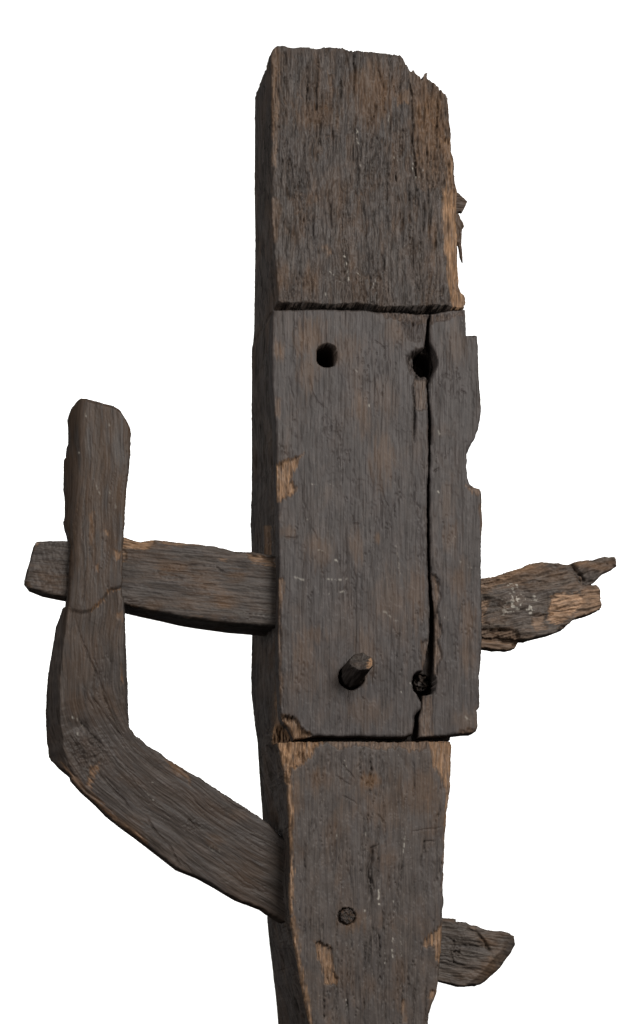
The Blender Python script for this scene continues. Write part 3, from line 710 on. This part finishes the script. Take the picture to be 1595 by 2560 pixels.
# ---- crooked brace (upright leg, elbow and lower leg that enters the post)
br_left_low = [(668, 2280), (657, 2272), (591, 2247), (541, 2217), (498, 2193), (445, 2172), (369, 2113), (343, 2093), (303, 2064), (268, 2036), (241, 2008), (206, 1977), (180, 1948), (178, 1938), (152, 1916), (135, 1896), (128, 1880), (125, 1858)]
br_left_mid = [(122, 1850), (120, 1773), (121, 1730), (125, 1680), (131, 1645), (141, 1586), (145, 1557), (154, 1536), (160, 1514)]
br_left_up = [(168, 1512), (172, 1470), (176, 1419), (180, 1360), (176, 1345), (173, 1325), (168, 1310), (164, 1290), (168, 1279), (168, 1229), (165, 1210), (167, 1134), (171, 1128), (173, 1103), (177, 1093), (177, 1053), (175, 1029), (182, 1008), (194, 993)]
br_top = [(204, 987), (211, 990), (242, 998), (261, 1004), (283, 1008), (302, 1019.5), (316, 1041), (327, 1060)]
br_right = [(328, 1103), (325, 1150), (320, 1198), (314, 1250), (311, 1305), (310, 1341), (307, 1360), (306, 1420), (305, 1467), (309, 1500), (315, 1530), (318, 1610), (321, 1660), (324, 1735), (325, 1817), (337, 1836), (363, 1859), (397, 1880.5), (425, 1901), (465, 1925), (505, 1948), (558, 1982), (607, 2014), (640, 2035), (660, 2050), (690, 2078), (720, 2105), (740, 2310), (704, 2302)]
br_poly = br_top+br_right+br_left_low+br_left_mid+br_left_up
br_line = chaikin([(240, 940), (238, 1200), (235, 1450), (224, 1640), (228, 1760), (290, 1880), (420, 1985), (560, 2085), (740, 2195)], 3)
def br_grain(u, v):
    d, _, _, _, _, al, sd = seg_dist(u, v, br_line, False, True)
    return sd+8*perlin(u/120, v/120, 130), al
def br_d0(u, v):
    _, _, _, _, _, al, _ = seg_dist(np.asarray(u, float), np.asarray(v, float), br_line, False, True)
    return np.interp(al, [0, 600, 800, 1500], [22, 22, 30, 112])
SEAM = np.array([(120, 1500), (160, 1508), (183, 1526), (206, 1531), (226, 1526), (250, 1509), (266, 1483), (278, 1473), (302, 1468), (330, 1466)], float)
BEV_LOW = [(172, 1512), (166, 1560), (156, 1640), (151, 1700), (150, 1780), (158, 1860), (168, 1905), (186, 1945)]
BEV_RIGHT = [(308, 1470), (309, 1526), (310, 1610), (311, 1700), (313, 1770), (322, 1822)]
chips_br = [
    ([(150, 1900), (185, 1935), (215, 1965), (262, 2015), (320, 2062), (372, 2105), (365, 2120), (300, 2075), (235, 2015), (172, 1960)], 3, .30, 7, 4),
    ([(225, 1915), (247, 1905), (250, 1920), (240, 1945), (228, 1975), (215, 1965)], 2, .35, 5, 3),
    ([(405, 1885), (440, 1905), (475, 1935), (478, 1962), (455, 1950), (425, 1920)], 2, .25, 6, 2),
    ([(282, 1375), (304, 1380), (303, 1402), (284, 1400)], 2, .4, 6, 1.5), ([(262, 1328), (275, 1329), (274, 1340), (263, 1339)], 1, .4, 4, 1),
    ([(246, 1505), (258, 1495), (262, 1502), (246, 1516), (232, 1526), (222, 1530), (230, 1520)], 2, .5, 3, 2), ([(266, 1476), (303, 1468), (303, 1474), (270, 1482)], 2, .45, 3, 1),
    ([(238, 1412), (246, 1412), (247, 1432), (240, 1430)], 1, .4, 3, 1), ([(290, 1535), (306, 1530), (306, 1550), (292, 1548)], 1, .35, 4, 1), ([(302, 1660), (308, 1660), (308, 1710), (303, 1710)], 1, .4, 2, 1),
    ([(222, 1285), (236, 1280), (232, 1370), (220, 1370)], 1, .25, 6, 2),
]
cracks_br = [([(186, 1545), (205, 1600), (222, 1640), (240, 1680), (255, 1720), (270, 1770), (290, 1810)], 2.2, 7), ([(230, 1640), (250, 1680), (245, 1700)], 1.5, 4), ([(220, 1725), (250, 1770), (280, 1810), (310, 1850)], 2, 6),
             ([(240, 1925), (275, 1965), (310, 2000), (330, 2030)], 2.4, 8), ([(262, 1940), (300, 1980)], 1.8, 5), ([(365, 2040), (390, 2080), (420, 2110), (450, 2160), (455, 2180)], 2.2, 8), ([(445, 2140), (470, 2170), (500, 2200)], 1.8, 5),
             ([(535, 2140), (575, 2165), (610, 2200), (660, 2235), (690, 2260)], 1.3, 4), ([(470, 2048), (500, 2080)], 2.4, 7), ([(250, 1480), (250, 1560), (246, 1600)], 1.5, 5), ([(206, 1690), (215, 1740), (236, 1775)], 2, 5),
             ([(196, 1800), (230, 1835), (260, 1870)], 3, 8), ([(160, 1880), (172, 1915), (190, 1945)], 3, 9), ([(215, 1420), (212, 1470), (205, 1510)], 2, 6), ([(215, 1200), (210, 1280), (205, 1350)], 2.5, 6), ([(555, 1990), (585, 2015), (610, 2025)], 2, 6)]
def br_depth(u, v, c, a, D, M):
    D += .6*fbm(c/4.2, a/110, 131, 3)+1.8*fbm(c/45, a/160, 132, 2)+.5*flakes(c, a, 133, 3.0, 50, 180)+2.2*hair_cracks(c, a, 134, .04, 13, 180, .1)
    sv = np.interp(u, SEAM[:, 0], SEAM[:, 1])+1.5*fbm(u/9, u*0, 135, 2)
    t = sstep(sv+5, sv-5, v)*(u < 335)
    D -= 6*t
    # soft hewn left flank of the upper leg, dark chamfer of the lower leg, right chamfer
    xl = np.interp(v, [985, 1030, 1100, 1200, 1340, 1420, 1510], [222, 214, 212, 208, 204, 196, 186])
    m = v < sv
    D += np.where(m, .035*np.clip(xl-u, 0, 60)**2, 0)
    D += np.where(m, .012*np.clip(u-300, 0, 40)**2, 0)
    topv = np.interp(u, [180, 204, 242, 283, 302, 327], [1010, 988, 998, 1008, 1020, 1060]); D += np.where(v < 1100, .10*np.clip(16-(v-topv), 0, 16)**2, 0)
    lowm = ((v > sv) & (u < 340) & (v < 2000))
    w = np.nonzero(lowm)[0]
    if len(w):
        _, _, _, _, _, _, sd = seg_dist(u[w], v[w], BEV_LOW, False, True)
        x = np.interp(v[w], [p[1] for p in BEV_LOW], [p[0] for p in BEV_LOW])
        D[w] += np.where(v[w] < 1948, 2.0*np.clip(x+3*perlin(v[w]/30, u[w]*0, 136)-u[w], 0, 60)*sstep(1960, 1880, v[w]), 0)
        x2 = np.interp(v[w], [p[1] for p in BEV_RIGHT], [p[0] for p in BEV_RIGHT])
        D[w] += np.where(v[w] < 1822, 3.2*np.clip(u[w]-x2, 0, 20), 0)
    # knotty hollow at the elbow
    D += 9*np.exp(-(((u-205)/26)**2+((v-1815)/16)**2))+4*fbm(u/10, v/10, 137, 3)*np.exp(-(((u-225)/45)**2+((v-1880)/50)**2))
    M[:, 1] = .50*sstep(1720, 1300, v)*sstep(-.5, .4, fbm(c/14, a/120, 139, 3)+.15)
    f_chips(u, v, c, a, [(p, d, min(1, t*1.7), f, r) for p, d, t, f, r in chips_br], D, M, 180); f_cracks(u, v, [(p, w*.75, d*.55) for p, w, d in cracks_br], D, 280)
    D += 2.5*fbm(u/7, v/6, 138, 3)*np.exp(-(((u-478)/22)**2+((v-2066)/16)**2))
    f_spots(u, v, c, a, [(300, 1230, 22, 60, .7), (320, 1070, 12, 50, .6), (195, 1300, 14, 60, .6), (260, 1300, 40, 50, .4), (240, 1130, 20, 120, .35), (280, 1560, 26, 60, .5), (200, 1640, 50, 80, .4), (190, 1760, 30, 40, .45),
                         (250, 1760, 40, 60, .4), (540, 2100, 30, 20, .5), (600, 2180, 60, 60, .3), (440, 1920, 30, 30, .5), (330, 2060, 40, 30, .4), (600, 2040, 30, 16, .4)], M, 1, 480, 'soft')
    f_lines(u, v, [([(178, 1792), (182, 1796)], 3, .9), ([(192, 1796), (202, 1806), (210, 1818)], 3, .6), ([(193, 1832), (198, 1838)], 3, .7), ([(131, 1835), (134, 1832)], 2, .6), ([(340, 1955), (372, 1988), (395, 2010)], 1.6, .45), ([(212, 1034), (216, 1046)], 2, .8), ([(272, 1058), (274, 1076)], 2, .35),
                   ([(235, 1210), (250, 1235)], 3, .3), ([(270, 1232), (284, 1250)], 5, .35), ([(196, 1131), (198, 1133)], 2.5, .6), ([(285, 1260), (290, 1275)], 4, .2), ([(528, 2120), (545, 2128)], 7, .3), ([(360, 1955), (395, 1957)], 1.3, .4)], M, 580)
brace = slab('crook_brace', br_poly, M_BRACE, root, br_d0, lambda u, v: np.interp(v, [1000, 1500, 1850, 1950, 2300], [95, 85, 75, 55, 55]), None, br_grain, br_depth, None, 2.0, 1.7, 5, 9, 1.8, 5)
brace['label'] = 'naturally bent brown brace with rounded upright top'

# ---- broken right end of the arm
stub_poly = [(1170, 1452), (1204, 1446), (1229, 1442), (1252, 1434), (1307, 1417), (1320, 1408), (1329.5, 1403), (1360, 1400), (1385, 1407), (1402, 1411), (1421, 1412), (1440, 1425), (1455, 1440), (1458, 1460), (1475, 1462), (1490.6, 1461), (1503, 1471), (1504.5, 1485),
             (1504, 1520), (1485, 1529), (1443, 1541), (1427, 1556), (1410, 1571), (1377, 1583), (1338, 1592), (1320, 1598), (1296, 1597), (1240, 1592), (1170, 1592)]
chips_stub = [
    ([(1377, 1493), (1392, 1484), (1410, 1479), (1440, 1482), (1454, 1490), (1470, 1505), (1440, 1532), (1427, 1540), (1410, 1552), (1396, 1566), (1366, 1553), (1372, 1520)], 5, .95, 6, 5),
    ([(1454, 1470), (1500, 1470), (1506, 1530), (1440, 1545), (1430, 1535), (1452, 1515)], 3, .45, 6, 4),
    ([(1330, 1535), (1365, 1535), (1362, 1555), (1375, 1570), (1340, 1580), (1330, 1560)], 4, .4, 5, 3),
    ([(1170, 1440), (1310, 1412), (1330, 1398), (1365, 1396), (1370, 1415), (1300, 1430), (1250, 1460), (1230, 1480), (1170, 1490)], 5, .36, 7, 7),
    ([(1170, 1500), (1226, 1498), (1218, 1530), (1206, 1560), (1170, 1560)], 4, .45, 5, 5),
    ([(1396, 1555), (1430, 1545), (1420, 1565), (1405, 1575)], 5, .2, 4, 6),
    ([(1170, 1575), (1280, 1570), (1296, 1585), (1310, 1602), (1170, 1602)], 12, .25, 5, 7),
]
def stub_grain(u, v): return v+.16*u+5*perlin(u/60, v/40, 150), u-.16*v
def stub_depth(u, v, c, a, D, M):
    D += 2.2*fbm(c/5, a/50, 151, 3)+6*fbm(c/40, a/80, 152, 3)+1.6*flakes(c, a, 153, 4, 30, 60)+4*hair_cracks(c, a, 154, .05, 11, 90, .05)
    D += .03*np.clip(1440-(v+.1*(u-1200)), 0, 60)**2*.6+14*sstep(1385, 1330, u)*sstep(1432, 1405, v)
    f_chips(u, v, c, a, chips_stub, D, M, 700)
    f_cracks(u, v, [([(1420, 1415), (1440, 1428), (1450, 1445), (1456, 1462)], 4, 14), ([(1310, 1450), (1370, 1455)], 1.5, 4), ([(1240, 1535), (1340, 1540), (1375, 1535)], 1.4, 4), ([(1225, 1572), (1280, 1575)], 3, 9), ([(1370, 1480), (1366, 1520)], 1.5, 4), ([(1206, 1555), (1222, 1560), (1212, 1580)], 2, 6), ([(1378, 1500), (1386, 1485)], 2, 5)], D, 720)
    f_spots(u, v, c, a, [(1281, 1466, 14, 14, .6), (1288, 1508, 20, 26, .75), (1268, 1510, 16, 12, .35), (1326, 1522, 10, 18, .75), (1338, 1499, 10, 12, .65), (1262, 1528, 18, 10, .35)], M, 2, 740, 'crust')
    f_spots(u, v, c, a, [(1280, 1445, 60, 25, .55), (1320, 1425, 60, 20, .5), (1390, 1440, 40, 20, .35), (1480, 1500, 30, 40, .4), (1340, 1465, 60, 14, .2)], M, 1, 760, 'soft')
st = slab('broken_arm_end', stub_poly, M_STUB, root, 75, 62, None, stub_grain, stub_depth, None, 2.0, 2.6, 5, 9, 3.0, 6)
st['label'] = 'ragged broken arm end with pale torn patch'
prong = [(1385, 1412), (1402, 1411), (1421, 1410), (1438, 1403), (1485, 1397.5), (1513, 1391), (1535, 1393), (1542, 1402), (1545, 1413), (1529.5, 1424), (1510, 1432), (1496, 1444), (1488, 1455), (1470, 1462), (1452, 1464), (1420, 1450)]
def prong_depth(u, v, c, a, D, M):
    D += 2.0*fbm(c/5, a/40, 161, 3)+5*fbm(c/22, a/40, 162, 3)+1.5*flakes(c, a, 163, 4, 25, 40)
    f_cracks(u, v, [([(1428, 1410), (1440, 1425), (1455, 1440), (1462, 1458)], 4, 16), ([(1478, 1440), (1490, 1430), (1500, 1432)], 2, 6), ([(1516, 1405), (1524, 1415)], 2, 5)], D, 780)
    f_spots(u, v, c, a, [(1470, 1410, 40, 12, .5), (1500, 1420, 30, 12, .3)], M, 1, 790, 'soft')
slab('prong', prong, M_STUB, st, 88, 40, None, lambda u, v: (v+.28*u, u-.28*v), prong_depth, None, 2.0, 1.2, 7, 6, 2, 7)
low_sp = [(1170, 1590), (1230, 1596), (1260, 1590), (1294, 1596), (1297, 1606), (1288, 1620), (1268, 1625), (1254, 1622), (1238, 1624), (1215, 1619), (1170, 1622)]
def low_depth(u, v, c, a, D, M):
    D += 3*fbm(c/4, a/50, 171, 3)+6*fbm(c/14, a/60, 172, 2); M[:, 0] = .28*sstep(-.2, .5, fbm(c/8, a/60, 173, 2)); M[:, 1] = .5
    f_cracks(u, v, [([(1252, 1606), (1296, 1600)], 3, 8), ([(1280, 1615), (1292, 1606)], 3, 10)], D, 795)
slab('splinter', low_sp, M_STUB, st, 98, 40, None, lambda u, v: (v-.1*u, u*1.), low_depth, None, 2.0, 1.2, 5, 5, 1.5, 8)

# ---- lower right end of the brace
end_poly = [(1075, 2292), (1110, 2294), (1124, 2295), (1141, 2297), (1142, 2303), (1166.6, 2306), (1178.6, 2313), (1191, 2314), (1215, 2324), (1259.5, 2329), (1284, 2338), (1288, 2352), (1290, 2360), (1280, 2379), (1256, 2415), (1228.5, 2442), (1208, 2458), (1191, 2464), (1163, 2466), (1149, 2466), (1129, 2460), (1075, 2446)]
EB = [(1272, 2335), (1266, 2350), (1259, 2370), (1232, 2397), (1206, 2430), (1182, 2450), (1150, 2470)]
def end_grain(u, v): return v-.13*u+4*perlin(u/60, v/30, 180), u+.13*v
def end_depth(u, v, c, a, D, M):
    D += 1.5*fbm(c/4.5, a/70, 181, 3)+2.5*fbm(c/30, a/90, 182, 2)+1.0*flakes(c, a, 183, 4, 40, 90)+4*hair_cracks(c, a, 184, .05, 10, 100, .0)
    d, _, _, nx, ny, _, sd = seg_dist(u, v, EB, False, True)
    outer = inside(u, v, EB+[(1150, 2520), (1330, 2520), (1330, 2330)])
    D += np.where(outer, .95*d, 0)
    k = np.exp(-(((u-1140)/16)**2+((v-2380)/16)**2)); D += 5*k*fbm(u/5, v/6, 185, 3)
    f_chips(u, v, c, a, [([(1176, 2310), (1194, 2316), (1190, 2324), (1178, 2322)], 2, .3, 4, 1), ([(1215, 2390), (1230, 2384), (1234, 2392), (1222, 2400)], 2, .3, 4, 1), ([(1278, 2336), (1290, 2344), (1284, 2352)], 1, .3, 3, 1)], D, M, 190)
    f_cracks(u, v, [([(1192, 2330), (1205, 2345), (1218, 2365), (1230, 2383)], 3, 9), ([(1134, 2345), (1136, 2365), (1126, 2380), (1132, 2400), (1140, 2414)], 1.8, 6), ([(1110, 2400), (1136, 2406), (1170, 2418)], 1.8, 6), ([(1150, 2360), (1205, 2370)], 1.5, 5), ([(1165, 2322), (1192, 2330)], 2, 5),
                    ([(1112, 2340), (1140, 2356)], 1.4, 4), ([(1106, 2412), (1150, 2418), (1190, 2426)], 1.6, 5), ([(1128, 2385), (1152, 2378)], 1.5, 5), ([(1140, 2374), (1155, 2388)], 1.5, 5), ([(1138, 2300), (1147, 2312)], 2, 6)], D, 290)
    f_spots(u, v, c, a, [(1225, 2350, 30, 24, .5), (1225, 2420, 30, 30, .45), (1120, 2300, 22, 8, .5), (1250, 2380, 26, 30, .3), (1190, 2440, 50, 16, .3), (1250, 2335, 40, 8, .4)], M, 1, 800, 'soft')
be = slab('brace_end', [(p+max(0, p-1200)*.07, q) for p, q in end_poly], M_END, root, 120, 40, None, end_grain, end_depth, None, 2.0, 1.0, 6, 6, 1.2, 9)
be['label'] = 'rounded cut end of the brace emerging right of the post'
